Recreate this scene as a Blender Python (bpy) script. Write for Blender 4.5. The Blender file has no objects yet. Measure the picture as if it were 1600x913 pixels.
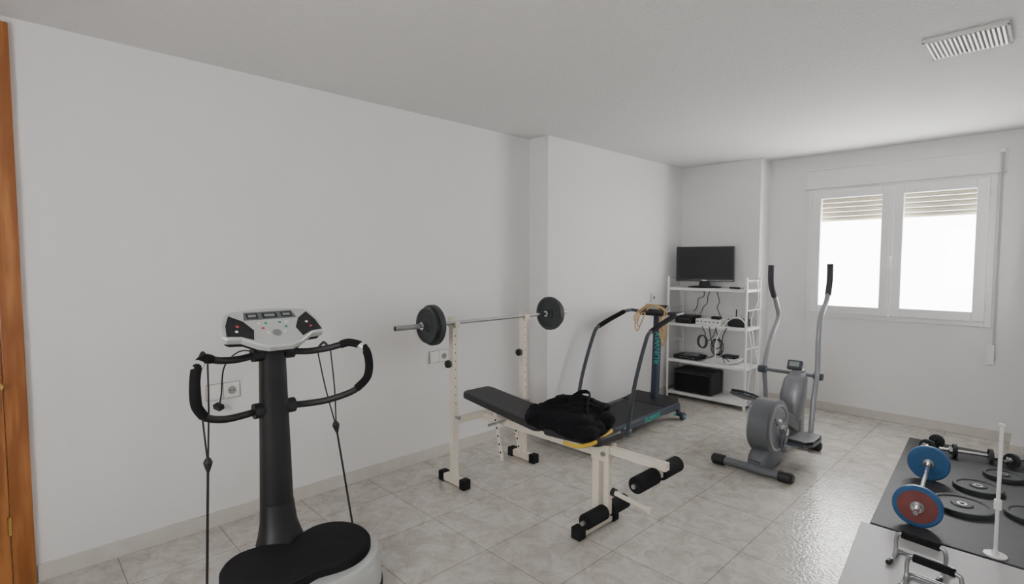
import bpy, math, random, bmesh
from mathutils import Vector, Matrix, Euler, noise
random.seed(4)
D = bpy.data
SC = bpy.context.scene
COL = SC.collection

# ------------------------------------------------------------ materials
MATS = {}
def mat(name, color, rough=0.5, metal=0.0, noise_amt=0.0, nscale=20, bump=0.0, bscale=200, spec=0.5, coat=0.0):
    if name in MATS: return MATS[name]
    m = D.materials.new(name); m.use_nodes = True
    nt = m.node_tree; b = nt.nodes['Principled BSDF']
    b.inputs['Base Color'].default_value = (*color, 1)
    b.inputs['Roughness'].default_value = rough
    b.inputs['Metallic'].default_value = metal
    b.inputs['Specular IOR Level'].default_value = spec
    b.inputs['Coat Weight'].default_value = coat
    tc = nt.nodes.new('ShaderNodeTexCoord')
    n = nt.nodes.new('ShaderNodeTexNoise'); n.inputs['Scale'].default_value = nscale
    n.inputs['Detail'].default_value = 4
    nt.links.new(tc.outputs['Object'], n.inputs['Vector'])
    mx = nt.nodes.new('ShaderNodeMix'); mx.data_type = 'RGBA'
    a = max(noise_amt, 0.03)
    mx.inputs[6].default_value = (*[c*(1-a) for c in color], 1)
    mx.inputs[7].default_value = (*[min(1, c*(1+a)) for c in color], 1)
    nt.links.new(n.outputs['Fac'], mx.inputs[0])
    nt.links.new(mx.outputs[2], b.inputs['Base Color'])
    if bump > 0:
        n2 = nt.nodes.new('ShaderNodeTexNoise'); n2.inputs['Scale'].default_value = bscale
        n2.inputs['Detail'].default_value = 3
        nt.links.new(tc.outputs['Object'], n2.inputs['Vector'])
        bp = nt.nodes.new('ShaderNodeBump'); bp.inputs['Strength'].default_value = bump
        bp.inputs['Distance'].default_value = 0.01
        nt.links.new(n2.outputs['Fac'], bp.inputs['Height'])
        nt.links.new(bp.outputs['Normal'], b.inputs['Normal'])
    MATS[name] = m
    return m

M_wall = mat('wall_paint', (0.80,0.79,0.788), 0.85, noise_amt=0.015, nscale=3, bump=0.12, bscale=90)
M_ceil = mat('ceiling_stucco', (0.70,0.69,0.685), 0.9, noise_amt=0.03, nscale=30, bump=0.6, bscale=60)
M_white = mat('white_lacquer', (0.86,0.86,0.85), 0.35)
M_plast = mat('white_plastic', (0.80,0.80,0.78), 0.4)
M_outlet = mat('outlet_plastic', (0.86,0.84,0.78), 0.3)
M_outfr = mat('outlet_gap', (0.35,0.34,0.33), 0.6)
M_base = mat('baseboard_tile', (0.62,0.59,0.545), 0.3, noise_amt=0.12, nscale=12)
M_black = mat('black_plastic', (0.012,0.012,0.014), 0.5)
M_blkrub = mat('black_rubber', (0.012,0.012,0.013), 0.85, bump=0.15, bscale=150, spec=0.25)
M_foam = mat('black_foam', (0.014,0.014,0.015), 0.95, bump=0.3, bscale=250, spec=0.2)
M_gripg = mat('hazed_grey_foam', (0.08,0.08,0.09), 0.9, bump=0.3, bscale=250, spec=0.2)  # grip foam lightened to grey, haze put into the colour
M_vinyl = mat('black_vinyl', (0.02,0.021,0.024), 0.5, bump=0.1, bscale=120)
M_cloth = mat('black_nylon', (0.008,0.008,0.01), 0.9, bump=0.4, bscale=60, spec=0.15)
M_yel = mat('yellow_trim', (0.60,0.40,0.04), 0.7)
M_silver = mat('silver_plastic', (0.60,0.62,0.61), 0.32, metal=0.3)
M_chrome = mat('chrome', (0.60,0.60,0.60), 0.2, metal=1.0)
M_steel = mat('dull_steel', (0.42,0.43,0.44), 0.38, metal=0.9)
M_cream = mat('cream_enamel', (0.72,0.66,0.56), 0.35, noise_amt=0.05)
M_iron = mat('cast_iron', (0.03,0.036,0.038), 0.6, noise_amt=0.2, bump=0.2)
M_grey = mat('grey_plastic', (0.14,0.15,0.165), 0.35, metal=0.3)
M_lgrey = mat('light_grey_plastic', (0.27,0.28,0.30), 0.35, metal=0.35)
M_armg = mat('grey_enamel_tube', (0.33,0.34,0.37), 0.35, metal=0.3)
M_dgrey = mat('dark_grey_enamel', (0.05,0.06,0.075), 0.4)
M_navy = mat('navy_enamel', (0.03,0.045,0.07), 0.35)
M_belt = mat('treadmill_belt_rubber', (0.02,0.022,0.025), 0.7, bump=0.1)
M_teal = mat('teal_print', (0.03,0.52,0.48), 0.5)
M_blue = mat('blue_vinyl', (0.025,0.11,0.27), 0.5, noise_amt=0.15)
M_red = mat('rust_red_disc', (0.22,0.06,0.055), 0.55, noise_amt=0.25)
M_mat1 = mat('rubber_mat', (0.04,0.041,0.048), 0.6, noise_amt=0.15, nscale=60, bump=0.2, bscale=120)
M_mat2 = mat('grey_board', (0.36,0.355,0.36), 0.5, noise_amt=0.05)
M_screen = mat('tv_screen', (0.02,0.021,0.023), 0.45, spec=0.25)
M_lcd = mat('lcd_panel', (0.30,0.34,0.32), 0.2)
M_rope = mat('yellow_rope', (0.58,0.38,0.17), 0.8, noise_amt=0.2, nscale=80)
M_slat = mat('shutter_slats', (0.40,0.37,0.28), 0.7)
M_brass = mat('brass', (0.7,0.48,0.15), 0.25, metal=1.0)
M_paper = mat('paper', (0.8,0.8,0.8), 0.7)
M_redbtn = mat('red_button', (0.6,0.05,0.05), 0.4)
M_grnbtn = mat('green_button', (0.05,0.4,0.2), 0.4)
M_hole = mat('dark_hole', (0.01,0.01,0.01), 0.9)

def wood_mat():
    m = D.materials.new('varnished_pine'); m.use_nodes = True
    nt = m.node_tree; b = nt.nodes['Principled BSDF']
    tc = nt.nodes.new('ShaderNodeTexCoord'); mp = nt.nodes.new('ShaderNodeMapping')
    mp.inputs['Scale'].default_value = (8,8,0.8)
    w = nt.nodes.new('ShaderNodeTexWave'); w.inputs['Scale'].default_value = 2.5
    w.inputs['Distortion'].default_value = 5; w.inputs['Detail'].default_value = 3
    cr = nt.nodes.new('ShaderNodeValToRGB')
    cr.color_ramp.elements[0].color = (0.27,0.09,0.022,1)
    cr.color_ramp.elements[1].color = (0.48,0.19,0.055,1)
    nt.links.new(tc.outputs['Object'], mp.inputs[0]); nt.links.new(mp.outputs[0], w.inputs[0])
    nt.links.new(w.outputs['Fac'], cr.inputs[0]); nt.links.new(cr.outputs[0], b.inputs['Base Color'])
    b.inputs['Roughness'].default_value = 0.35
    return m
M_wood = wood_mat()

def floor_mat():
    m = D.materials.new('marbled_floor_tiles'); m.use_nodes = True
    nt = m.node_tree; b = nt.nodes['Principled BSDF']
    L = nt.links.new
    tc = nt.nodes.new('ShaderNodeTexCoord')
    mp = nt.nodes.new('ShaderNodeMapping'); mp.inputs['Location'].default_value = (0.14,0.10,0)
    L(tc.outputs['Object'], mp.inputs[0])
    br = nt.nodes.new('ShaderNodeTexBrick')
    br.offset = 0.0; br.squash = 1.0
    br.inputs['Scale'].default_value = 1.0
    br.inputs['Brick Width'].default_value = 0.45
    br.inputs['Row Height'].default_value = 0.45
    br.inputs['Mortar Size'].default_value = 0.0028
    br.inputs['Mortar Smooth'].default_value = 0.2
    br.inputs['Color1'].default_value = (0.95,0.95,0.95,1)
    br.inputs['Color2'].default_value = (1,1,1,1)
    br.inputs['Mortar'].default_value = (0.58,0.55,0.52,1)
    L(mp.outputs[0], br.inputs['Vector'])
    n = nt.nodes.new('ShaderNodeTexNoise'); n.inputs['Scale'].default_value = 9
    n.inputs['Detail'].default_value = 10; n.inputs['Roughness'].default_value = 0.78
    n.inputs['Distortion'].default_value = 0.8
    L(tc.outputs['Object'], n.inputs['Vector'])
    cr = nt.nodes.new('ShaderNodeValToRGB')
    e = cr.color_ramp.elements
    e[0].position = 0.36; e[0].color = (0.43,0.395,0.34,1)
    e[1].position = 0.60; e[1].color = (0.61,0.59,0.545,1)
    L(n.outputs['Fac'], cr.inputs[0])
    mx = nt.nodes.new('ShaderNodeMix'); mx.data_type='RGBA'; mx.blend_type='MULTIPLY'
    mx.inputs[0].default_value = 1.0
    L(cr.outputs[0], mx.inputs[6]); L(br.outputs['Color'], mx.inputs[7])
    L(mx.outputs[2], b.inputs['Base Color'])
    b.inputs['Roughness'].default_value = 0.2
    n2 = nt.nodes.new('ShaderNodeTexNoise'); n2.inputs['Scale'].default_value = 55
    n2.inputs['Detail'].default_value = 2
    L(tc.outputs['Object'], n2.inputs['Vector'])
    bp = nt.nodes.new('ShaderNodeBump'); bp.inputs['Strength'].default_value = 0.4
    bp.inputs['Distance'].default_value = 0.006
    L(n2.outputs['Fac'], bp.inputs['Height']); L(bp.outputs['Normal'], b.inputs['Normal'])
    return m
M_floor = floor_mat()

def glass_mat():
    m = D.materials.new('window_glass'); m.use_nodes = True
    nt = m.node_tree; nt.nodes.remove(nt.nodes['Principled BSDF'])
    o = nt.nodes['Material Output']
    t = nt.nodes.new('ShaderNodeBsdfTransparent'); g = nt.nodes.new('ShaderNodeBsdfGlossy')
    g.inputs['Roughness'].default_value = 0.02
    x = nt.nodes.new('ShaderNodeMixShader'); x.inputs[0].default_value = 0.04
    nt.links.new(t.outputs[0], x.inputs[1]); nt.links.new(g.outputs[0], x.inputs[2])
    nt.links.new(x.outputs[0], o.inputs[0])
    return m
M_glass = glass_mat()

# ------------------------------------------------------------ building helpers
CUR = {'p': None, 'o': Vector((0,0,0))}
def G(name, loc=(0,0,0), rotz=0.0, world=True):
    e = D.objects.new(name, None); e.empty_display_size = 0.1
    e.location = loc; e.rotation_euler = (0,0,rotz)
    COL.objects.link(e)
    CUR['p'] = e
    CUR['o'] = Vector(loc) if world else Vector((0,0,0))
    return e
def END(): CUR['p'] = None; CUR['o'] = Vector((0,0,0))

def mk(name, verts, faces, m, smooth=False, bevel=0.0, auto=None):
    me = D.meshes.new(name)
    o = CUR['o'] if CUR['p'] else Vector((0,0,0))
    me.from_pydata([tuple(Vector(v)-o) for v in verts], [], faces)
    me.update()
    bm = bmesh.new(); bm.from_mesh(me)
    bmesh.ops.recalc_face_normals(bm, faces=bm.faces)
    if smooth and auto is not None:
        for e in bm.edges:
            if len(e.link_faces)==2 and e.calc_face_angle(0) > math.radians(auto): e.smooth = False
    bm.to_mesh(me); bm.free()
    ob = D.objects.new(name, me); COL.objects.link(ob)
    me.materials.append(m)
    if smooth:
        for p in me.polygons: p.use_smooth = True
    if bevel > 0:
        b = ob.modifiers.new('bev','BEVEL'); b.width = bevel; b.segments = 3; b.limit_method='ANGLE'
        b.angle_limit = math.radians(40)
    if CUR['p']: ob.parent = CUR['p']
    return ob

BF = [(0,3,2,1),(4,5,6,7),(0,1,5,4),(1,2,6,5),(2,3,7,6),(3,0,4,7)]
def boxv(c, s, R=None):
    hx,hy,hz = s[0]/2,s[1]/2,s[2]/2
    v = [Vector(p) for p in [(-hx,-hy,-hz),(hx,-hy,-hz),(hx,hy,-hz),(-hx,hy,-hz),(-hx,-hy,hz),(hx,-hy,hz),(hx,hy,hz),(-hx,hy,hz)]]
    if R: v = [R @ p for p in v]
    return [p+Vector(c) for p in v]
def box(name, c, s, m, rot=None, bevel=0.0):
    R = Euler(rot).to_matrix() if rot else None
    return mk(name, boxv(c,s,R), BF, m, bevel=bevel)
def bb(a, b):
    return tuple((a[i]+b[i])/2 for i in range(3)), tuple(abs(b[i]-a[i]) for i in range(3))
def boxes(name, lst, m, bevel=0.0):
    V=[];F=[]
    for a,b in lst:
        c,s = bb(a,b); k=len(V)
        V += boxv(c,s); F += [tuple(i+k for i in f) for f in BF]
    return mk(name, V, F, m, bevel=bevel)
def frame(d, up=Vector((0,0,1))):
    d = Vector(d).normalized(); up=Vector(up)
    if abs(d.dot(up)) > 0.98: up = Vector((1,0,0))
    x = up.cross(d).normalized(); y = d.cross(x).normalized()
    return x,y,d
def bar(name, p1, p2, w, h, m, up=(0,0,1), bevel=0.003):
    p1=Vector(p1);p2=Vector(p2); x,y,d = frame(p2-p1, up)
    V=[]
    for p in (p1,p2):
        for sx,sy in ((-1,-1),(1,-1),(1,1),(-1,1)): V.append(p + x*sx*w/2 + y*sy*h/2)
    return mk(name, V, BF, m, bevel=bevel)
def cyl(name, p1, p2, r, m, r2=None, n=24):
    r2 = r if r2 is None else r2
    p1=Vector(p1);p2=Vector(p2); x,y,d = frame(p2-p1)
    V=[]
    for p,rr in ((p1,r),(p2,r2)):
        for i in range(n):
            a=2*math.pi*i/n; V.append(p + (x*math.cos(a)+y*math.sin(a))*rr)
    F=[(i,(i+1)%n,n+(i+1)%n,n+i) for i in range(n)]+[tuple(range(n))[::-1],tuple(range(n,2*n))]
    return mk(name,V,F,m,smooth=True,auto=35)
def lathe(name, prof, org, axis, m, n=40, ring=False):
    org=Vector(org); x,y,d = frame(axis)
    V=[];F=[]
    for r,h in prof:
        for i in range(n):
            a=2*math.pi*i/n; V.append(org + d*h + (x*math.cos(a)+y*math.sin(a))*max(r,0.0002))
    k=len(prof)
    for j in range(k if ring else k-1):
        jj=(j+1)%k
        for i in range(n):
            F.append((j*n+i, j*n+(i+1)%n, jj*n+(i+1)%n, jj*n+i))
    if not ring:
        F.append(tuple(range(n))[::-1]); F.append(tuple(range((k-1)*n,k*n)))
    return mk(name,V,F,m,smooth=True,auto=35)
def spline(pts, s, closed=False):
    P=[Vector(p) for p in pts]
    if s<=1: return P
    out=[];n=len(P)
    rng = range(n) if closed else range(n-1)
    for i in rng:
        if closed: a,b,c,d=P[(i-1)%n],P[i],P[(i+1)%n],P[(i+2)%n]
        else: a,b,c,d=P[max(i-1,0)],P[i],P[i+1],P[min(i+2,n-1)]
        for k in range(s):
            t=k/s
            out.append(0.5*((2*b)+(c-a)*t+(2*a-5*b+4*c-d)*t*t+(3*b-a-3*c+d)*t**3))
    if not closed: out.append(P[-1])
    return out
def tube(name, pts, r, m, n=12, s=6, closed=False, flat=1.0):
    P=spline(pts,s,closed); V=[];F=[];N=len(P)
    px=None
    for i,p in enumerate(P):
        if closed: t=(P[(i+1)%N]-P[i-1]).normalized()
        else: t=(P[min(i+1,N-1)]-P[max(i-1,0)]).normalized()
        if px is None:
            x,y,_=frame(t)
        else:
            x=(px - t*px.dot(t)).normalized(); y=t.cross(x)
        px=x
        rr = r if not isinstance(r,(list,tuple)) else r[0]+(r[1]-r[0])*i/(N-1)
        for k in range(n):
            a=2*math.pi*k/n; V.append(p+(x*math.cos(a)*flat+y*math.sin(a))*rr)
    K = N if closed else N-1
    for i in range(K):
        j=(i+1)%N
        for k in range(n): F.append((i*n+k,i*n+(k+1)%n,j*n+(k+1)%n,j*n+k))
    if not closed: F += [tuple(range(n))[::-1], tuple(range((N-1)*n,N*n))]
    return mk(name,V,F,m,smooth=True,auto=60)
def prism(name, pts, org, ex, ey, th, m, bevel=0.004):
    org=Vector(org);ex=Vector(ex).normalized();ey=Vector(ey).normalized();ez=ex.cross(ey)
    n=len(pts); V=[org+ex*a+ey*b for a,b in pts]+[org+ex*a+ey*b+ez*th for a,b in pts]
    F=[(i,(i+1)%n,n+(i+1)%n,n+i) for i in range(n)]+[tuple(range(n))[::-1],tuple(range(n,2*n))]
    return mk(name,V,F,m,bevel=bevel)
def loft(name, rings, m, smooth=True, auto=50):
    n=len(rings[0]);V=[v for r in rings for v in r];F=[]
    for j in range(len(rings)-1):
        for i in range(n): F.append((j*n+i,j*n+(i+1)%n,(j+1)*n+(i+1)%n,(j+1)*n+i))
    F += [tuple(range(n))[::-1], tuple(range((len(rings)-1)*n,len(rings)*n))]
    return mk(name,V,F,m,smooth=smooth,auto=auto)
def sring(cx,cy,z,rx,ry,e=2.0,n=32):
    o=[]
    for i in range(n):
        a=2*math.pi*i/n;c,s=math.cos(a),math.sin(a)
        o.append(Vector((cx+rx*math.copysign(abs(c)**(2/e),c), cy+ry*math.copysign(abs(s)**(2/e),s), z)))
    return o
def blob(name, c, s, m, e=2.6, amp=0.02, fr=9, seed=0, R=None, nu=56, nv=34, amp2=0.0):
    V=[];F=[];c=Vector(c)
    for j in range(nv+1):
        ph=-math.pi/2+math.pi*j/nv
        for i in range(nu):
            th=2*math.pi*i/nu
            f=lambda v:math.copysign(abs(v)**(2/e),v)
            p=Vector((s[0]*f(math.cos(ph))*f(math.cos(th)),s[1]*f(math.cos(ph))*f(math.sin(th)),s[2]*f(math.sin(ph))))
            if p.length>0:
                q=p.copy(); u=p.normalized()
                p += u*amp*noise.noise(q*fr+Vector((seed,seed*2,0)))*2
                if amp2: p += u*amp2*(1-abs(noise.noise(q*fr*2.2+Vector((seed*3,0,seed))))*3)
            if R: p=R@p
            V.append(c+p)
    for j in range(nv):
        for i in range(nu): F.append((j*nu+i,j*nu+(i+1)%nu,(j+1)*nu+(i+1)%nu,(j+1)*nu+i))
    return mk(name,V,F,m,smooth=True)
def text(name, body, loc, X, Y, size, m, ext=0.0005):
    cu=D.curves.new(name,'FONT');cu.body=body;cu.size=size;cu.extrude=ext
    cu.align_x='CENTER';cu.align_y='CENTER';cu.materials.append(m)
    ob=D.objects.new(name,cu);COL.objects.link(ob)
    X=Vector(X).normalized();Y=Vector(Y).normalized();Z=X.cross(Y)
    mt=Matrix((X,Y,Z)).transposed().to_4x4(); mt.translation=Vector(loc)-(CUR['o'] if CUR['p'] else Vector())
    if CUR['p']: ob.parent=CUR['p']
    ob.matrix_local=mt
    return ob

# ------------------------------------------------------------ room shell
H=2.5; XL=-3.16; XP=-2.945; YP=3.27; YN=5.52; XN=-2.09; YW=5.78; XR=0.95; YB=-1.4; T=0.25
boxes('floor',[((XL-T,YB-T,-0.1),(XR+T,YW+T,0))],M_floor)
boxes('ceiling',[((XL-T,YB-T,H),(XR+T,YW+T,H+0.1))],M_ceil)
boxes('wall_left',[((XL-T,YB-T,0),(XL,YP,H)),((XL-T,YP,0),(XP,YW+T,H))],M_wall)
boxes('wall_niche',[((XP,YN,0),(XN,YW+T,H))],M_wall)
WX0,WX1,WZ0,WZ1=-1.69,-0.37,0.95,2.16
boxes('wall_window',[((XN,YW,0),(WX0,YW+T,H)),((WX1,YW,0),(XR+T,YW+T,H)),((WX0,YW,0),(WX1,YW+T,WZ0)),((WX0,YW,WZ1),(WX1,YW+T,H))],M_wall)
boxes('wall_right',[((XR,YB-T,0),(XR+T,YW,H)),((-0.17,5.42,0),(XR,YW,H))],M_wall)
BX0,BX1,BZ0,BZ1=-1.5,-0.1,0.95,2.15
boxes('wall_back',[((XL,YB-T,0),(BX0,YB,H)),((BX1,YB-T,0),(XR,YB,H)),((BX0,YB-T,0),(BX1,YB,BZ0)),((BX0,YB-T,BZ1),(BX1,YB,H))],M_wall)
bt=0.012;bh=0.08
boxes('baseboard_left',[((XL,0.06,0),(XL+bt,YP,bh)),((XL,YP-bt,0),(XP+bt,YP,bh)),((XP,YP,0),(XP+bt,YN,bh))],M_base,bevel=0.002)
boxes('baseboard_window',[((XP+bt,YN-bt,0),(XN+bt,YN,bh)),((XN,YN,0),(XN+bt,YW,bh)),((XN+bt,YW-bt,0),(-0.17,YW,bh)),((-0.17-bt,5.42-bt,0),(-0.17,YW-bt,bh)),((-0.17,5.42-bt,0),(XR,5.42,bh))],M_base,bevel=0.002)
boxes('baseboard_right',[((XR-bt,YB,0),(XR,5.4,bh))],M_base,bevel=0.002)

# window 1
G('window_1',(-1.03,YW,WZ0))
def frm(name,x0,x1,z0,z1,w,y0,y1,m=M_white,bev=0.004,wb=None,wt=None):
    wb=wb or w; wt=wt or w
    return boxes(name,[((x0,y0,z0),(x0+w,y1,z1)),((x1-w,y0,z0),(x1,y1,z1)),((x0+w,y0,z0),(x1-w,y1,z0+wb)),((x0+w,y0,z1-wt),(x1-w,y1,z1))],m,bevel=bev)
frm('outer_frame',WX0-0.03,WX1+0.03,WZ0-0.03,WZ1+0.02,0.045,YW-0.012,YW+0.06)
frm('sash_left',WX0+0.012,-1.035,WZ0+0.012,WZ1-0.018,0.075,YW-0.035,YW+0.02,bev=0.006)
frm('sash_right',-1.028,WX1-0.012,WZ0+0.012,WZ1-0.018,0.08,YW-0.035,YW+0.02,bev=0.006)
box('meeting_strip',(-1.032,YW-0.04,1.55),(0.03,0.02,1.15),M_white,bevel=0.004)
cyl('window_handle_base',(-1.032,YW-0.05,1.50),(-1.032,YW-0.065,1.50),0.014,M_white)
box('window_handle',(-1.032,YW-0.07,1.45),(0.018,0.014,0.12),M_white,bevel=0.004)
box('glass_left',(-1.36,YW+0.0,1.55),(0.52,0.004,1.08),M_glass)
box('glass_right',(-0.71,YW+0.0,1.55),(0.52,0.004,1.08),M_glass)
box('window_reveal_sill',(-1.03,YW+0.15,WZ0-0.005),(1.32,0.2,0.02),M_white)
for i,z in enumerate((1.08,2.02)):
    cyl('hinge_l%d'%i,(WX0-0.005,YW-0.04,z-0.03),(WX0-0.005,YW-0.04,z+0.03),0.009,M_white,n=12)
    cyl('hinge_r%d'%i,(WX1+0.005,YW-0.04,z-0.03),(WX1+0.005,YW-0.04,z+0.03),0.009,M_white,n=12)
V=[];F=[]
z=2.17
while z>1.86:
    k=len(V); n=6
    for x in (WX0,WX1):
        for j in range(n+1):
            t=j/n; V.append((x, YW+0.12-0.012*math.sin(t*math.pi), z-0.043*t))
    for j in range(n): F.append((k+j,k+j+1,k+n+1+j+1,k+n+1+j))
    z-=0.045
ob=mk('shutter_slats',V,F,M_slat,smooth=False)
sm=ob.modifiers.new('s','SOLIDIFY');sm.thickness=0.006
boxes('shutter_rails',[((WX0,YW+0.10,WZ0),(WX0+0.02,YW+0.14,WZ1)),((WX1-0.02,YW+0.10,WZ0),(WX1,YW+0.14,WZ1))],M_slat)
END()
G('shutter_box',(-1.03,YW,2.27))
box('cover',(-1.02,YW-0.012,2.265),(1.44,0.03,0.18),M_wall,bevel=0.003)
boxes('cover_moulding',[((-1.75,YW-0.035,2.345),(-0.29,YW,2.36)),((-1.75,YW-0.035,2.17),(-0.29,YW,2.182)),((-1.75,YW-0.035,2.17),(-1.735,YW,2.36)),((-0.305,YW-0.035,2.17),(-0.29,YW,2.36))],M_wall,bevel=0.003)
END()
G('shutter_strap',(-0.33,YW,0.75))
box('strap',(-0.315,YW-0.045,1.50),(0.018,0.003,1.70),mat('strap_grey',(0.40,0.38,0.36),0.8))
box('strap_guide',(-0.315,YW-0.054,2.34),(0.03,0.03,0.03),M_plast,bevel=0.004)
box('winder_box',(-0.335,YW-0.03,0.70),(0.05,0.058,0.17),M_plast,bevel=0.012)
END()

# unseen window added behind the camera to let in fill light
G('added_fill_window',(-0.8,YB,BZ0))
frm('outer_frame',BX0,BX1,BZ0,BZ1,0.06,YB-0.08,YB+0.01)
box('mullion',(-0.8,YB-0.03,1.55),(0.08,0.07,1.1),M_white,bevel=0.004)
END()

# door at left
G('door_1',(XL,-0.45,0))
d0=0.055
boxes('door_frame',[((XL,d0-0.075,0),(XL+0.03,d0,2.47)),((XL,-0.99,0),(XL+0.03,-0.915,2.47)),((XL,-0.915,2.395),(XL+0.03,d0-0.075,2.47))],M_wood,bevel=0.005)
box('door_leaf',(XL+0.011,-0.467,1.2),(0.018,0.89,2.38),M_wood)
for i,(z0,z1) in enumerate(((0.15,0.62),(0.74,1.55),(1.67,2.25))):
    for j,(y0,y1) in enumerate(((-0.84,-0.52),(-0.42,-0.09))):
        boxes('panel_moulding_%d_%d'%(i,j),[((XL+0.02,y0,z0),(XL+0.034,y0+0.025,z1)),((XL+0.02,y1-0.025,z0),(XL+0.034,y1,z1)),((XL+0.02,y0,z0),(XL+0.034,y1,z0+0.025)),((XL+0.02,y0,z1-0.025),(XL+0.034,y1,z1))],M_wood,bevel=0.005)
        box('panel_field_%d_%d'%(i,j),(XL+0.024,(y0+y1)/2,(z0+z1)/2),(0.012,y1-y0-0.1,z1-z0-0.1),M_wood,bevel=0.006)
lathe('door_knob',[(0.008,0),(0.008,0.02),(0.016,0.03),(0.018,0.042),(0.01,0.052),(0.001,0.054)],(XL+0.02,-0.035,0.92),(1,0,0),M_brass,n=20)
for i,z in enumerate((0.3,1.87)):
    cyl('hinge_%d'%i,(XL+0.033,d0-0.077,z-0.04),(XL+0.033,d0-0.077,z+0.04),0.007,M_brass,n=12)
END()

# ceiling vent
G('ceiling_vent',(-0.31,3.30,H))
x0,x1,y0,y1=-0.48,-0.175,3.16,3.47
boxes('vent_frame',[((x0,y0,H-0.015),(x1,y0+0.025,H)),((x0,y1-0.025,H-0.015),(x1,y1,H)),((x0,y0,H-0.015),(x0+0.012,y1,H)),((x1-0.012,y0,H-0.015),(x1,y1,H))],M_ceil,bevel=0.002)
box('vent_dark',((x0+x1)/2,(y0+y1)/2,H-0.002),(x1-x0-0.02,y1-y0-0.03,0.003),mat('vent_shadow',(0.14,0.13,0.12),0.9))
for i in range(17):
    x=x0+0.02+i*(x1-x0-0.04)/16
    box('louver_%d'%i,(x,(y0+y1)/2,H-0.012),(0.009,y1-y0-0.04,0.014),M_plast,rot=(0,0.35,0))
END()

# outlets
def outlet(y,z,x,n):
    G('wall_outlet',(x,y,z))
    w=0.083*n
    box('plate',(x+0.004,y,z),(0.008,w+0.006,0.09),M_outfr,bevel=0.003)
    for k in range(n):
        yy=y-w/2+0.0415+k*0.083
        box('bezel_%d'%k,(x+0.007,yy,z),(0.010,0.080,0.084),M_outlet,bevel=0.004)
        box('module_%d'%k,(x+0.0125,yy,z),(0.006,0.055,0.055),M_white,bevel=0.003)
    yy=y+w/2-0.0415
    lathe('socket',[(0.022,0),(0.022,0.002),(0.019,0.002),(0.018,0.0005),(0.001,0.0005)],(x+0.0152,yy,z),(1,0,0),M_outfr,n=24)
    for s in (-0.008,0.008): cyl('pin%d'%(s>0),(x+0.0155,yy+s,z),(x+0.017,yy+s,z),0.0035,M_hole,n=10)
    END()
outlet(0.845,0.745,XL,2)
outlet(2.30,0.755,XL,2)
outlet(4.93,1.08,XP,1)

# ------------------------------------------------------------ vibration plate machine (local: +x towards user)
G('vibration_plate_machine',(-2.445,0.863,0),math.radians(0),world=False)
def plat_ring(z,k,n=64):
    o=[]
    for i in range(n):
        a=2*math.pi*i/n
        c,s=math.cos(a),math.sin(a)
        x=0.245+k*0.265*math.copysign(abs(c)**0.85,c); y=k*0.345*math.copysign(abs(s)**0.8,s)
        o.append(Vector((x,y,z)))
    return o
loft('base_body',[plat_ring(0.0,0.98),plat_ring(0.03,1.0),plat_ring(0.11,1.0),plat_ring(0.17,0.98),plat_ring(0.18,0.95)],M_silver)
loft('base_skirt',[plat_ring(0.002,1.02),plat_ring(0.022,1.02),plat_ring(0.03,1.0)],M_black)
def butterfly(z,k,n=96):
    o=[]
    for i in range(n):
        a=2*math.pi*i/n
        c,s=math.cos(a),math.sin(a)
        r=0.215+0.09*abs(s)**1.5-0.03*(abs(c)**8)
        if c<0: r-=0.10*abs(c)**5
        o.append(Vector((0.25+k*r*c,k*r*1.0*s,z)))
    return o
loft('foot_mat',[butterfly(0.178,1.0),butterfly(0.205,1.0),butterfly(0.215,0.975),butterfly(0.218,0.93)],M_blkrub)
loft('column_foot',[sring(0.04,0,0.175,0.095,0.105,2.4),sring(0.03,0,0.22,0.082,0.09,2.4),sring(0.015,0,0.27,0.068,0.078,2.4),sring(0.003,0,0.36,0.061,0.071,2.4)],M_black)
loft('column',[sring(0.0,0,0.30,0.060,0.071,2.6),sring(-0.004,0,0.7,0.052,0.062,2.6),sring(-0.01,0,1.05,0.046,0.055,2.6),sring(-0.01,0,1.10,0.052,0.062,2.6)],M_black)
for zz in (0.79,1.045):
    for s in (-1,1):
        cyl('collar_%d_%d'%(int(zz*100),s),(0,s*0.045,zz),(0,s*0.09,zz),0.034,M_black)
for s,nm in ((-1,'left'),(1,'right')):
    k=0.925
    tube('handle_%s'%nm,[(0,s*0.06,1.045),(0.02,s*0.16*k,1.035),(0.06,s*0.25*k,1.045),(0.13,s*0.335*k,1.07),(0.19,s*0.375*k,1.05),(0.21,s*0.39*k,0.985),(0.20,s*0.385*k,0.91),(0.15,s*0.345*k,0.845),(0.07,s*0.25*k,0.80),(0.02,s*0.16*k,0.787),(0,s*0.06,0.79)],0.0155,M_black,s=6)
    tube('grip_%s'%nm,[(0.10,s*0.30*k,1.062),(0.13,s*0.335*k,1.071),(0.19,s*0.376*k,1.05),(0.21,s*0.391*k,0.985),(0.20,s*0.386*k,0.91),(0.16,s*0.352*k,0.855)],0.019,M_foam,s=6)
    cyl('sensor_%s'%nm,(0.175,s*0.337,1.064),(0.196,s*0.355,1.037),0.0205,M_silver)
tl=math.radians(38)
ex=Vector((0,1,0)); ey=Vector((-math.cos(tl),0,math.sin(tl)))
def cpt(a,b,h=0): return Vector((0.02,0,1.15))+ex*a+ey*b+ex.cross(ey)*h
outer=[(-0.05,-0.115),(-0.09,-0.10),(-0.15,-0.055),(-0.205,-0.05),(-0.222,-0.035),(-0.212,0.03),(-0.185,0.10),(-0.165,0.115),(-0.06,0.13),(0.06,0.13),(0.165,0.115),(0.185,0.10),(0.212,0.03),(0.222,-0.035),(0.205,-0.05),(0.15,-0.055),(0.09,-0.10),(0.05,-0.115)]
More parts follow.
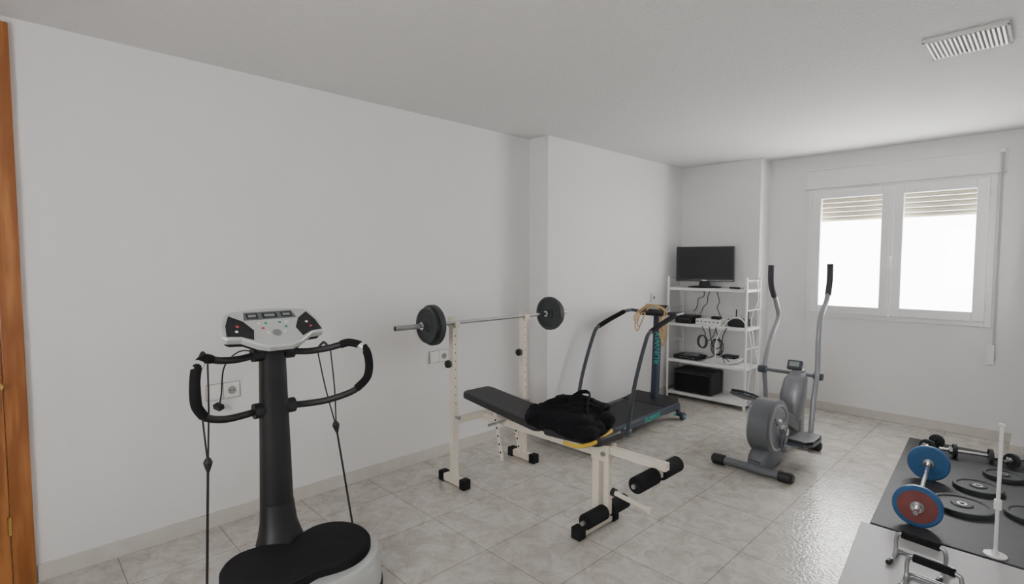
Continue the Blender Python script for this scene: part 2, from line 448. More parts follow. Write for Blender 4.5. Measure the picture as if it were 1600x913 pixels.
prism('console_shell',outer,cpt(0,0,-0.02),ex,ey,0.035,M_silver,bevel=0.008)
prism('console_back',[(a*0.93,b*0.93) for a,b in outer],cpt(0,0,-0.04),ex,ey,0.025,M_black,bevel=0.006)
loft('console_neck',[sring(-0.01,0,1.06,0.05,0.058,2.4),sring(0.0,0,1.11,0.07,0.085,2.4),sring(-0.01,0,1.14,0.06,0.10,2.4)],M_black)
wing=[(-0.205,-0.035),(-0.15,-0.042),(-0.105,-0.068),(-0.09,-0.01),(-0.12,0.05),(-0.17,0.09),(-0.195,0.03)]
prism('wing_left',wing,cpt(0,0,0.0148),ex,ey,0.001,M_black,bevel=0)
prism('wing_right',[(-a,b) for a,b in wing][::-1],cpt(0,0,0.0148),ex,ey,0.001,M_black,bevel=0)
prism('display_panel',[(-0.115,0.055),(0.115,0.055),(0.105,0.105),(-0.105,0.105)],cpt(0,0,0.0148),ex,ey,0.001,M_grey,bevel=0)
for i,a in enumerate((-0.075,0.0,0.075)):
    w=0.024 if i!=1 else 0.032
    prism('display_%d'%i,[(a-w,0.064),(a+w,0.064),(a+w,0.096),(a-w,0.096)],cpt(0,0,0.0152),ex,ey,0.0012,M_screen,bevel=0)
    prism('display_digits_%d'%i,[(a-w*.7,0.072),(a+w*.7,0.072),(a+w*.7,0.088),(a-w*.7,0.088)],cpt(0,0,0.0162),ex,ey,0.0008,M_lcd,bevel=0)
for i,(a,b,mm) in enumerate([(-0.06,0.03,M_white),(-0.03,0.03,M_grnbtn),(0.03,0.03,M_grnbtn),(0.06,0.03,M_white),(-0.05,0.0,M_redbtn),(0.05,0.0,M_grnbtn),(-0.035,-0.03,M_white),(0.035,-0.03,M_white),(-0.15,0.02,M_redbtn),(-0.16,-0.01,M_white),(0.15,0.02,M_white),(0.16,-0.01,M_redbtn)]):
    lathe('button_%d'%i,[(0.007,0),(0.006,0.002),(0.001,0.003)],cpt(a,b,0.015),ex.cross(ey),mm,n=14)
lathe('select_dial',[(0.020,0),(0.019,0.003),(0.012,0.004),(0.011,0.002),(0.001,0.002)],cpt(0,-0.035,0.0145),ex.cross(ey),M_lgrey,n=28)
for nm,a,mid,b in (('left',(0.14,-0.315,1.065),(0.165,-0.315,0.66),(0.17,-0.335,0.14)),('right',(0.05,0.215,1.04),(0.09,0.25,0.67),(0.17,0.285,0.205))):
    a=Vector(a);mid=Vector(mid);b=Vector(b)
    s=-1 if nm=='left' else 1
    o=Vector((0.022,0.022*s,0))
    a1=a+o; a2=a-o
    tube('cord_a_%s'%nm,[a1,(a1+mid)/2+o*0.2,mid],0.0035,M_black,n=8,s=3)
    tube('cord_b_%s'%nm,[a2,(a2+mid)/2-o*0.2,mid],0.0035,M_black,n=8,s=3)
    tube('cord_low_%s'%nm,[mid,b],0.005,M_black,n=8,s=1)
    lathe('cord_slider_%s'%nm,[(0.006,-0.03),(0.012,-0.012),(0.017,0.006),(0.012,0.018),(0.008,0.024)],mid,(a-b),M_black,n=20)
    tube('cord_loop_%s'%nm,[a1,a1*0.6+a2*0.4+Vector((0,0,0.03)),a1*0.4+a2*0.6+Vector((0,0,0.03)),a2],0.006,M_black,n=8,s=4)
box('cord_anchor_left',(0.17,-0.338,0.135),(0.04,0.03,0.02),M_black,bevel=0.004)
END()
G('power_cord',(-3.1,0.85,0.7))
box('plug',(-3.12,0.81,0.67),(0.05,0.035,0.03),M_black,rot=(0.3,0.2,0.4),bevel=0.006)
tube('cord',[(-3.12,0.81,0.66),(-3.10,0.82,0.74),(-3.06,0.83,0.90),(-3.0,0.90,0.98),(-2.95,0.97,0.93),(-2.93,1.0,0.70),(-2.92,1.02,0.45),(-2.85,1.05,0.22),(-2.78,1.06,0.02),(-2.65,1.0,0.01),(-2.50,0.95,0.02)],0.004,M_black,n=8,s=6)
END()

# ------------------------------------------------------------ weight bench
G('weight_bench',(-2.2,2.3,0))
XB=-2.68
for i,y in enumerate((2.07,2.71)):
    bar('upright_%d'%i,(XB,y,0.05),(XB,y,1.05),0.042,0.042,M_cream,up=(1,0,0))
    bar('upright_foot_%d'%i,(XB-0.11,y,0.033),(XB+0.10,y,0.033),0.045,0.045,M_cream)
    for s,xx in ((0,XB-0.11),(1,XB+0.11)):
        box('foot_cap_%d_%d'%(i,s),(xx,y,0.033),(0.05,0.060,0.064),M_blkrub,bevel=0.006)
    bar('upright_inner_%d'%i,(XB,y,1.0),(XB,y,1.035),0.034,0.034,M_cream,up=(1,0,0))
    boxes('cradle_%d'%i,[((XB-0.03,y-0.02,1.035),(XB+0.05,y+0.02,1.047)),((XB-0.03,y-0.02,1.045),(XB-0.018,y+0.02,1.10)),((XB+0.038,y-0.02,1.045),(XB+0.05,y+0.02,1.075))],M_cream,bevel=0.003)
    for k in range(9):
        z=0.98-k*0.055
        cyl('hole_%d_%d'%(i,k),(XB+0.0205,y,z),(XB+0.0215,y,z),0.004,M_hole,n=12)
    cyl('knob_stem_%d'%i,(XB,y,0.80),(XB,y-0.045,0.80),0.006,M_steel,n=12)
    lathe('knob_%d'%i,[(0.022,0),(0.026,0.01),(0.024,0.025),(0.01,0.03)],(XB,y-0.03,0.80),(0,-1,0),M_black,n=20)
    lathe('low_pin_%d'%i,[(0.008,0),(0.008,0.03),(0.012,0.032),(0.012,0.04),(0.002,0.042)],(XB+0.02,y,0.45),(1,0,0),M_steel,n=14)
bar('cross_tube',(XB,2.07,0.42),(XB,2.71,0.42),0.04,0.04,M_cream)
PX=-1.685
bar('main_beam',(XB,2.33,0.41),(PX,2.285,0.43),0.05,0.045,M_cream)
bar('front_post',(PX,2.285,0.03),(PX,2.285,0.46),0.045,0.045,M_cream,up=(1,0,0))
bar('front_foot',(PX,2.13,0.033),(PX,2.41,0.033),0.045,0.045,M_cream)
for s,yy in enumerate((2.12,2.42)):
    box('front_foot_cap_%d'%s,(PX,yy,0.033),(0.060,0.055,0.064),M_blkrub,bevel=0.006)
def pad(name,p1,p2,w1,w2,th):
    p1=Vector(p1);p2=Vector(p2); x,y,d=frame(p2-p1)
    L=(p2-p1).length; pts=[];n=6;r=0.045
    def corner(cx,cy,a0,rr):
        return [(cx+rr*math.cos(a0+k*math.pi/2/n),cy+rr*math.sin(a0+k*math.pi/2/n)) for k in range(n+1)]
    pts+=corner(w2/2-r,L-r,0,r); pts+=corner(-w2/2+r,L-r,math.pi/2,r)
    pts+=corner(-w1/2+r,r,math.pi,r); pts+=corner(w1/2-r,r,3*math.pi/2,r)
    return prism(name,pts,p1,x,d,-th,M_vinyl,bevel=0.012)
pad('backrest_pad',(-2.74,2.30,0.545),(-2.02,2.29,0.475),0.25,0.27,0.045)
pad('seat_pad',(-1.99,2.29,0.475),(-1.60,2.285,0.49),0.27,0.24,0.045)
bar('backrest_frame',(-2.62,2.30,0.545),(-2.02,2.29,0.465),0.10,0.02,M_dgrey)
for k,yy in enumerate((2.22,2.38)):
    bar('adjust_bar_%d'%k,(-2.46,yy,0.53),(-2.38,yy,0.20),0.028,0.005,M_cream,up=(0,1,0))
    for j in range(5):
        t=0.25+j*0.15
        p=Vector((-2.46,yy,0.53)).lerp(Vector((-2.38,yy,0.20)),t)
        cyl('adjust_hole_%d_%d'%(k,j),p-Vector((0,0.0035,0)),p+Vector((0,0.0035,0)),0.007,M_hole,n=10)
cyl('adjust_pin',(-2.43,2.15,0.43),(-2.43,2.45,0.43),0.008,M_steel)
for k,yy in enumerate((2.25,2.32)):
    bar('pivot_plate_%d'%k,(PX-0.02,yy,0.44),(-1.59,yy,0.44),0.09,0.006,M_cream,up=(0,1,0))
QX=-1.62
cyl('pivot_bolt',(QX,2.23,0.44),(QX,2.34,0.44),0.012,M_steel)
bar('swing_arm',(QX,2.285,0.47),(QX,2.285,0.10),0.034,0.034,M_cream,up=(1,0,0))
bar('extension_arm',(-1.66,2.285,0.455),(-1.27,2.285,0.455),0.04,0.04,M_cream)
bar('extension_drop',(-1.32,2.285,0.46),(-1.32,2.285,0.39),0.036,0.036,M_cream,up=(1,0,0))
RT=(-1.325,0.405); RL=(-1.625,0.118)
for nm,(rx,rz) in (('top',RT),('low',RL)):
    cyl('roller_bar_'+nm,(rx,2.07,rz),(rx,2.50,rz),0.011,M_steel)
    for k,(a,b) in enumerate(((2.085,2.262),(2.308,2.485)) if nm=='top' else ((2.09,2.262),(2.308,2.46))):
        lathe('roller_%s_%d'%(nm,k),[(0.012,0),(0.034,0.0),(0.04,0.008),(0.04,b-a-0.008),(0.034,b-a),(0.012,b-a)],(rx,a,rz),(0,1,0),M_foam,n=28)
cyl('weight_peg',(QX,2.285,0.235),(-1.36,2.285,0.205),0.012,M_cream)
cyl('weight_peg_cap',(-1.375,2.285,0.206),(-1.355,2.285,0.204),0.017,M_cream)
cyl('peg_collar',(QX+0.03,2.285,0.232),(QX+0.05,2.285,0.230),0.022,M_black)
END()

def plate(name,c,ax,r,th,m):
    ax=Vector(ax).normalized()
    lathe(name,[(0.014,0),(r*0.30,0),(r*0.32,0),(r*0.36,th*0.25),(r*0.78,th*0.25),(r*0.84,0),(r*0.97,0),(r,th*0.12),(r,th*0.88),(r*0.97,th),(r*0.84,th),(r*0.78,th*0.75),(r*0.36,th*0.75),(r*0.30,th),(0.014,th)],Vector(c)-ax*th/2,ax,m,n=48,ring=True)
G('barbell',(-2.67,2.4,1.065))
bx=XB+0.008; bz=1.063
cyl('bar',(bx,1.635,bz),(bx,3.18,bz),0.0125,M_chrome)
for s,(y,sg) in enumerate(((1.90,1),(2.99,-1))):
    plate('plate_a_%d'%s,(bx,y,bz),(0,1,0),0.127,0.034,M_iron)
    plate('plate_b_%d'%s,(bx,y-sg*0.034,bz),(0,1,0),0.11,0.03,M_iron)
    cyl('collar_%d'%s,(bx,y-sg*0.05,bz),(bx,y-sg*0.08,bz),0.024,M_chrome)
    cyl('inner_collar_%d'%s,(bx,y+sg*0.018,bz),(bx,y+sg*0.045,bz),0.022,M_chrome)
    cyl('sleeve_%d'%s,(bx,1.635 if s==0 else 3.18,bz),(bx,1.80 if s==0 else 3.09,bz),0.016,M_steel)
END()

G('gym_bag',(-1.86,2.3,0.5))
blob('bag_body',(-1.87,2.29,0.575),(0.20,0.19,0.07),M_cloth,e=3.0,amp=0.02,fr=8,seed=3,amp2=0.006)
blob('bag_top_fold',(-1.88,2.34,0.625),(0.16,0.14,0.045),M_cloth,e=2.6,amp=0.022,fr=12,seed=7,amp2=0.012)
blob('bag_side_fold',(-2.0,2.22,0.575),(0.10,0.12,0.065),M_cloth,e=2.4,amp=0.02,fr=11,seed=12,amp2=0.01)
blob('bag_front_pocket',(-1.73,2.20,0.555),(0.10,0.12,0.045),M_cloth,e=2.6,amp=0.014,fr=11,seed=22,amp2=0.008)
tube('yellow_piping',[(-1.76,2.085,0.505),(-1.67,2.09,0.505),(-1.625,2.15,0.515),(-1.62,2.26,0.53),(-1.635,2.34,0.54)],0.011,M_yel,n=10,s=6,flat=0.6)
tube('strap_a',[(-2.02,2.18,0.62),(-1.97,2.22,0.66),(-1.89,2.30,0.68),(-1.79,2.36,0.66),(-1.71,2.38,0.60)],0.014,M_cloth,n=8,s=6,flat=0.4)
tube('strap_b',[(-1.99,2.40,0.63),(-1.93,2.44,0.68),(-1.85,2.42,0.69),(-1.77,2.30,0.66),(-1.69,2.2,0.58)],0.013,M_cloth,n=8,s=6,flat=0.4)
END()

# ------------------------------------------------------------ treadmill
G('treadmill',(-2.58,3.8,0))
xa,xb=-2.84,-2.34; ya,yb=3.10,4.42
def rail_side(name,x):
    bar(name,(x,ya,0.10),(x,yb,0.14),0.05,0.045,M_navy)
rail_side('side_rail_far',xa+0.025); rail_side('side_rail_near',xb-0.025)
bar('running_belt',(-2.59,ya+0.02,0.113),(-2.59,yb-0.18,0.147),0.40,0.03,M_belt)
cyl('rear_roller',(xa+0.04,ya+0.02,0.10),(xb-0.04,ya+0.02,0.10),0.03,M_black)
for s,x in enumerate((xa+0.025,xb-0.025)):
    box('rear_end_cap_%d'%s,(x,ya,0.09),(0.06,0.07,0.10),M_black,bevel=0.012)
    cyl('rear_foot_%d'%s,(x,ya+0.05,0.0),(x,ya+0.05,0.06),0.02,M_black)
    lathe('transport_wheel_%d'%s,[(0.01,0),(0.035,0),(0.035,0.03),(0.01,0.03)],(x-0.015+ (0.035 if s else -0.035),yb+0.03,0.036),(1,0,0),M_dgrey,n=24)
    cyl('wheel_axle_%d'%s,(x-0.05,yb+0.03,0.036),(x+0.055,yb+0.03,0.036),0.01,M_teal)
    bar('front_leg_%d'%s,(x,yb-0.02,0.13),(x,yb+0.03,0.04),0.03,0.04,M_dgrey)
loft('motor_cover',[ [Vector((x,y,z)) for x,y,z in ((xa+0.03,yb-0.22,h0),(xb-0.03,yb-0.22,h0),(xb-0.03,yb+0.02,h1),(xa+0.03,yb+0.02,h1))] for h0,h1 in ((0.09,0.09),(0.155,0.18),(0.165,0.20)) ],M_black,smooth=False)
bar('mast',(-2.57,4.36,0.14),(-2.57,4.40,0.96),0.055,0.075,M_navy,up=(0,1,0),bevel=0.01)
for s,x in (('far',-2.83),('near',-2.30)):
    tube('handrail_%s'%s,[(x,3.50,0.07),(x,3.59,0.45),(x,3.75,0.80),(x,3.83,0.88),(x,4.0,0.93),(x,4.22,0.985),(x,4.36,0.995)],0.016,M_dgrey,s=6)
    tube('handrail_grip_%s'%s,[(x,3.83,0.88),(x,4.0,0.93),(x,4.22,0.985)],0.021,M_foam,s=6)
    cyl('handrail_bolt_%s'%s,(x-0.04,3.52,0.12),(x+0.025,3.52,0.12),0.012,M_steel)
tube('console_crossbar',[(-2.83,4.36,0.995),(-2.57,4.37,0.975),(-2.30,4.36,0.995)],0.016,M_dgrey,s=6)
box('console',(-2.57,4.33,1.01),(0.24,0.15,0.045),M_black,rot=(0.45,0,0),bevel=0.012)
box('console_display',(-2.57,4.318,1.034),(0.13,0.06,0.004),M_lcd,rot=(0.45,0,0))
text('mast_lettering','RUNWIX',(-2.535,4.341,0.66),(0,0.05,1),(-1,0,0),0.075,M_teal)
text('rail_lettering','RUNWIX',(xb+0.0015,3.95,0.127),(0,1,0.03),(0,-0.03,1),0.06,M_teal)
END()
G('skipping_rope',(-2.6,4.3,0.95))
for k,(dx,dz) in enumerate(((0,0),(0.02,0.04),(-0.012,0.07))):
    tube('coil_%d'%k,[(-2.64+dx,4.30,1.045),(-2.68+dx,4.22,0.98),(-2.69+dx,4.20,0.87+dz),(-2.67+dx,4.21,0.82+dz),(-2.64+dx,4.23,0.90+dz),(-2.62,4.27,1.0),(-2.58,4.29,1.045),(-2.52,4.30,1.05+0.006*k),(-2.45+dx,4.30,1.01),(-2.42+dx,4.27,0.88),(-2.43+dx,4.27,0.74+dz),(-2.45+dx,4.27,0.70+dz),(-2.47+dx,4.28,0.82),(-2.50,4.30,1.03),(-2.60,4.32,1.055)],0.005,M_rope,n=8,s=6,closed=True)
END()

# ------------------------------------------------------------ shelving unit (with its cables)
G('metal_shelving_unit',(-2.5,5.35,0))
sx0,sx1,sy0,sy1=-2.89,-2.06,5.16,5.49
for i,(x,y) in enumerate(((sx0,sy0),(sx1,sy0),(sx0,sy1),(sx1,sy1))):
    tube('post_%d'%i,[(x,y,0),(x,y,1.29)],0.012,M_white,s=1)
    lathe('post_cap_%d'%i,[(0.012,0),(0.014,0.008),(0.008,0.018),(0.001,0.02)],(x,y,1.285),(0,0,1),M_white,n=16)
for j,z in enumerate((0.06,0.41,0.80,1.18)):
    boxes('shelf_%d'%j,[((sx0,sy0,z-0.004),(sx1,sy1,z+0.004)),((sx0,sy0-0.006,z-0.022),(sx1,sy0+0.006,z+0.006)),((sx0,sy1-0.006,z-0.022),(sx1,sy1+0.006,z+0.006)),((sx0-0.006,sy0,z-0.022),(sx0+0.006,sy1,z+0.006)),((sx1-0.006,sy0,z-0.022),(sx1+0.006,sy1,z+0.006))],M_white,bevel=0.002)
for x,nm in ((sx0,'l'),(sx1,'r')):
    for k,z in enumerate((0.6,0.98,1.27)):
        tube('side_rung_%s_%d'%(nm,k),[(x,sy0,z),(x,sy1,z)],0.006,M_white,n=8,s=1)
def wig(name,a,b,sag,n,m,r=0.0042,seed=1,j=0.03):
    rr=random.Random(seed); a=Vector(a);b=Vector(b);P=[]
    for i in range(n+1):
        t=i/n; p=a.lerp(b,t); p.z-=sag*4*t*(1-t)
        if 0<i<n: p+=Vector((rr.uniform(-j,j),rr.uniform(-0.015,0.015),rr.uniform(-j,j)))
        P.append(p)
    tube(name,P,r,m,n=8,s=5)
wig('cable_a',(-2.62,5.42,1.17),(-2.74,5.43,0.92),0.02,5,M_dgrey,seed=2,j=0.02)
wig('cable_b',(-2.54,5.42,1.17),(-2.66,5.43,0.9),0.03,5,M_dgrey,seed=3,j=0.02)
wig('cable_c',(-2.45,5.36,1.17),(-2.42,5.38,0.86),0.02,5,M_dgrey,seed=5,j=0.015)
wig('cable_d',(-2.50,5.145,0.80),(-2.35,5.145,0.80),0.14,6,M_dgrey,seed=6,j=0.015)
wig('cable_e',(-2.42,5.14,0.80),(-2.24,5.14,0.80),0.20,7,M_black,seed=7,j=0.02)
wig('cable_f',(-2.35,5.14,0.80),(-2.25,5.14,0.45),-0.02,6,M_dgrey,seed=8,j=0.02)
wig('cable_i',(-2.56,5.30,0.43),(-2.24,5.22,0.45),-0.05,9,M_black,seed=14,j=0.02)
for k in range(3):
    tube('coil_%d'%k,[(-2.50+0.045*math.cos(a)+0.012*k,5.145-0.006*k,0.64+0.065*math.sin(a)) for a in [i*math.pi/4 for i in range(8)]],0.0045,M_dgrey,n=8,s=4,closed=True)
    tube('coil_r_%d'%k,[(-2.32+0.05*math.cos(a)-0.012*k,5.145-0.006*k,0.60+0.08*math.sin(a)) for a in [i*math.pi/4 for i in range(8)]],0.0045,M_black,n=8,s=4,closed=True)
tube('white_cable_loop',[(-2.34,5.13,0.43),(-2.34,5.12,0.62),(-2.29,5.12,0.78),(-2.20,5.12,0.89),(-2.10,5.11,0.91),(-2.02,5.12,0.80),(-1.99,5.13,0.55),(-2.02,5.15,0.2),(-1.99,5.15,0.01)],0.006,M_plast,n=8,s=6)
tube('white_cable_side',[(-2.06,5.19,1.28),(-1.98,5.18,1.27),(-1.96,5.18,1.1),(-2.02,5.18,0.9),(-1.99,5.18,0.7),(-1.95,5.19,0.4),(-2.0,5.2,0.05)],0.005,M_plast,n=8,s=6)
END()
G('flat_screen_tv',(-2.575,5.34,1.185),math.radians(16),world=False)
box('tv_body',(0,0,0.25),(0.585,0.045,0.37),M_black,bevel=0.01)
box('tv_screen',(0,-0.0235,0.258),(0.535,0.002,0.31),M_screen)
box('tv_back',(0,0.04,0.24),(0.40,0.05,0.25),M_black,bevel=0.02)
box('tv_chin_strip',(0,-0.024,0.078),(0.57,0.003,0.018),mat('gloss_strip',(0.04,0.04,0.045),0.25),bevel=0.001)
loft('tv_neck',[sring(0,0.01,0.01,0.06,0.03,3),sring(0,0.01,0.08,0.045,0.02,3)],M_black)
loft('tv_stand',[sring(0,0,0.001,0.17,0.10,2.4),sring(0,0,0.01,0.165,0.095,2.4),sring(0,0,0.018,0.12,0.06,2.4)],M_black)
box('tv_badge',(0,-0.0262,0.078),(0.05,0.001,0.007),M_steel)
END()
G('tv_remote',(-2.2,5.29,1.19)); box('remote_body',(-2.20,5.25,1.196),(0.05,0.14,0.018),M_black,rot=(0,0,1.2),bevel=0.005)
box('remote_keys',(-2.20,5.25,1.2055),(0.03,0.09,0.003),M_grey,rot=(0,0,1.2)); END()
G('game_console_box',(-2.68,5.32,0.806)); box('console_case',(-2.72,5.28,0.847),(0.20,0.20,0.08),M_black,bevel=0.006)
box('console_slot',(-2.72,5.179,0.855),(0.13,0.002,0.006),M_grey); box('console_led',(-2.65,5.179,0.83),(0.008,0.002,0.008),M_teal); END()
G('network_switch',(-2.44,5.32,0.806)); box('switch_case',(-2.46,5.26,0.837),(0.27,0.14,0.06),M_plast,bevel=0.006)
for k in range(6): box('port_%d'%k,(-2.57+k*0.043,5.1895,0.84),(0.022,0.002,0.016),M_lgrey)
box('switch_top_adapter',(-2.40,5.26,0.882),(0.09,0.06,0.03),M_black,bevel=0.005)
END()
G('wifi_router',(-2.2,5.32,0.806)); box('router_case',(-2.19,5.32,0.845),(0.18,0.15,0.075),M_black,bevel=0.01)
for k in range(2): cyl('antenna_%d'%k,(-2.25+k*0.12,5.38,0.85),(-2.25+k*0.12,5.39,0.97),0.006,M_black,n=10)
END()
G('dvd_player',(-2.66,5.32,0.416)); box('dvd_case',(-2.71,5.31,0.437),(0.28,0.2,0.038),M_black,bevel=0.004)
box('dvd_tray',(-2.73,5.209,0.44),(0.12,0.002,0.008),M_grey); cyl('dvd_button',(-2.62,5.2095,0.438),(-2.62,5.206,0.438),0.006,M_steel,n=12)
box('case_on_top',(-2.68,5.30,0.465),(0.15,0.13,0.018),M_grey,rot=(0,0,0.3),bevel=0.003); END()
G('loose_papers',(-2.33,5.32,0.416))
for k in range(7): box('sheet_%d'%k,(-2.37+k*0.012,5.325+k*0.003,0.4195+k*0.008),(0.28,0.20,0.007),M_paper,rot=(0,0,0.05*k-0.15))
END()
G('set_top_box',(-2.33,5.32,0.48)); box('case',(-2.27,5.32,0.489),(0.13,0.10,0.03),M_black,bevel=0.005); box('case_panel',(-2.27,5.269,0.489),(0.08,0.002,0.01),M_grey); END()
G('subwoofer_box',(-2.66,5.32,0.066)); box('sub_case',(-2.62,5.33,0.187),(0.42,0.28,0.24),M_black,bevel=0.012)
box('sub_grille',(-2.62,5.188,0.187),(0.38,0.006,0.20),M_foam,bevel=0.002)
box('sub_trim',(-2.62,5.1845,0.277),(0.38,0.002,0.006),M_grey)
END()

# ------------------------------------------------------------ elliptical trainer
G('elliptical_trainer',(-1.385,4.2,0))
cx=-1.385
def foot(name,y,x0,x1):
    tube(name,[(x0,y,0.038),(x1,y,0.038)],0.028,M_grey,s=1,n=16)
    for k,x in enumerate((x0,x1)):
        s=1 if k else -1
        lathe(name+'_cap_%d'%k,[(0.030,-0.05),(0.037,-0.045),(0.037,0.03),(0.026,0.042),(0.001,0.044)],(x,y,0.038),(s,0,0),M_black,n=20)
foot('front_foot',3.65,-1.63,-1.17); foot('rear_foot',4.46,-1.62,-1.23)
bar('base_beam',(cx,3.65,0.06),(cx,4.53,0.06),0.07,0.045,M_grey,bevel=0.01)
hy,hz,hr=3.88,0.29,0.188
def ringx(x,cy,cz,r,n=48,drop=0.0,ext=0.0):
    o=[]
    for i in range(n):
        a=2*math.pi*i/n
        y=cy+r*math.cos(a); z=cz+r*math.sin(a)
        if math.sin(a)<0: z=cz+(r+drop)*math.sin(a)
        if math.cos(a)>0: y=cy+(r+ext)*math.cos(a)
        o.append(Vector((x,y,z)))
    return o
loft('housing',[ringx(cx-0.075,hy,hz,hr-0.03,ext=0.05),ringx(cx-0.065,hy,hz,hr,ext=0.06),ringx(cx+0.065,hy,hz,hr,ext=0.06),ringx(cx+0.075,hy,hz,hr-0.03,ext=0.05)],M_grey)
for s in (-1,1):
    lathe('flywheel_disc_%d'%s,[(0.14,0),(0.14,0.010),(0.115,0.018),(0.088,0.012),(0.06,0.012),(0.045,0.026),(0.001,0.028)],(cx+s*0.073,hy,hz),(s,0,0),M_lgrey,n=48)
    lathe('flywheel_rim_%d'%s,[(0.143,0),(0.163,0),(0.165,0.010),(0.147,0.014)],(cx+s*0.073,hy,hz),(s,0,0),M_armg,n=48,ring=True)
    for q in range(3):
        a=q*2*math.pi/3+0.4
        bar('disc_spoke_%d_%d'%(s,q),(cx+s*0.087,hy+0.04*math.cos(a),hz+0.04*math.sin(a)),(cx+s*0.087,hy+0.125*math.cos(a),hz+0.125*math.sin(a)),0.02,0.012,M_grey,up=(1,0,0))
loft('lower_shroud',[sring(cx,3.87,0.032,0.085,0.195,3),sring(cx,3.87,0.09,0.08,0.185,3),sring(cx,3.90,0.17,0.066,0.13,3)],M_grey)
bar('housing_brace',(cx,4.03,0.36),(cx,4.48,0.16),0.07,0.10,M_grey,bevel=0.015)
loft('mast',[sring(cx,4.52,0.05,0.05,0.07,3),sring(cx,4.52,0.3,0.045,0.06,3),sring(cx,4.52,0.60,0.045,0.05,3)],M_lgrey)
loft('mast_cover',[sring(cx-.02,4.46,0.22,0.07,0.09,3),sring(cx-.02,4.48,0.40,0.09,0.09,3),sring(cx-.01,4.50,0.53,0.078,0.075,3),sring(cx,4.52,0.58,0.045,0.05,3)],M_lgrey)
box('computer',(cx-0.02,4.50,0.635),(0.11,0.035,0.08),M_dgrey,rot=(-0.6,0,0.1),bevel=0.012)
box('computer_display',(cx-0.02,4.482,0.647),(0.07,0.003,0.04),M_lcd,rot=(-0.6,0,0.1))
cyl('pivot_axle',(-1.70,4.55,0.56),(-1.22,4.55,0.56),0.014,M_grey)
tube('arm_right',[(-1.25,4.40,0.13),(-1.25,4.45,0.38),(-1.25,4.52,0.60),(-1.25,4.52,0.85),(-1.25,4.56,1.02),(-1.25,4.70,1.15),(-1.25,4.76,1.28)],0.019,M_armg,s=6)
tube('grip_right',[(-1.25,4.73,1.19),(-1.25,4.765,1.30),(-1.25,4.765,1.44)],0.0235,M_gripg,s=6)
tube('arm_left',[(-1.67,4.66,0.20),(-1.67,4.62,0.40),(-1.67,4.60,0.60),(-1.67,4.72,0.80),(-1.67,4.88,0.97),(-1.67,4.82,1.10),(-1.67,4.74,1.20)],0.019,M_armg,s=6)
tube('grip_left',[(-1.67,4.77,1.16),(-1.67,4.69,1.27),(-1.67,4.68,1.43)],0.0235,M_gripg,s=6)
for k,x in enumerate((-1.25,-1.67)):
    cyl('arm_hub_%d'%k,(x-0.03,4.55,0.56),(x+0.03,4.55,0.56),0.03,M_dgrey)
bar('crank_right',(cx+0.115,hy,hz),(cx+0.115,hy-0.04,hz-0.13),0.035,0.018,M_dgrey,up=(1,0,0))
bar('crank_left',(cx-0.115,hy,hz),(cx-0.115,hy+0.04,hz+0.13),0.035,0.018,M_dgrey,up=(1,0,0))
cyl('crank_axle',(cx-0.125,hy,hz),(cx+0.125,hy,hz),0.018,M_steel)
bar('pedal_bar_right',(-1.255,hy-0.04,0.16),(-1.25,4.41,0.13),0.035,0.035,M_grey)
bar('pedal_bar_left',(-1.525,hy+0.04,0.42),(-1.66,4.66,0.22),0.035,0.035,M_grey)
def pedal(name,c,tilt):
    c=Vector(c); e1=Vector((1,0,0)); e2=Vector((0,math.cos(tilt),math.sin(tilt)))
    pts=[(-0.06,-0.17),(0.05,-0.18),(0.085,-0.11),(0.08,0.05),(0.065,0.15),(-0.03,0.17),(-0.07,0.10),(-0.075,-0.10)]
    prism(name,pts,c,e1,e2,0.03,M_black,bevel=0.008)
    prism(name+'_rim',[(a*1.05,b*1.05) for a,b in pts],c-Vector((0,0,0.012)),e1,e2,0.02,M_dgrey,bevel=0.006)
pedal('pedal_right',(-1.20,4.10,0.17),-0.06)
pedal('pedal_left',(-1.70,4.30,0.36),-0.34)
END()

# ------------------------------------------------------------ mats, weights
G('rubber_floor_mat',(-0.1,4.3,0)); prism('mat',[(-0.655,3.40),(0.55,3.40),(0.55,5.32),(-0.775,5.32)],(0,0,0),(1,0,0),(0,1,0),0.012,M_mat1,bevel=0.003); END()
G('exercise_board',(-0.2,2.8,0)); prism('board',[(-0.58,2.25),(0.45,2.25),(0.45,3.37),(-0.69,3.37)],(0,0,0),(1,0,0),(0,1,0),0.016,M_mat2,bevel=0.003); END()
G('short_barbell',(-0.51,4.05,0.12))
R0=0.113
a=Vector((-0.463,3.48,0.012+R0)); b=Vector((-0.53,4.40,0.012+R0)); d=(b-a).normalized()
cyl('bar',a-d*0.06,b+d*0.06,0.0125,M_chrome)
def vplate(name,c,ax,r,m1,m2,k=0.72):
    ax=Vector(ax); th=0.04
    lathe(name+'_rim',[(r*k,0),(r*0.93,0),(r,th*0.2),(r,th*0.8),(r*0.93,th),(r*k,th)],Vector(c)-ax*th/2,ax,m1,n=48,ring=True)
    lathe(name+'_disc',[(0.014,th*0.12),(r*(k+.02),th*0.12),(r*(k+.02),th*0.88),(0.014,th*0.88)],Vector(c)-ax*th/2,ax,m2,n=40)
    lathe(name+'_hub',[(0.013,-0.004),(0.03,-0.004),(0.032,0.0),(0.032,th),(0.03,th+0.004),(0.013,th+0.004)],Vector(c)-ax*th/2,ax,M_steel,n=28)
vplate('plate_near',a+d*0.05,d,R0,M_blue,M_red,0.80)
vplate('plate_far',b-d*0.05,d,R0,M_blue,M_blue)
for k,p in enumerate((a+d*0.09,b-d*0.09,a+d*0.01,b-d*0.01)): cyl('collar_%d'%k,p-d*0.012,p+d*0.012,0.022,M_chrome)
END()
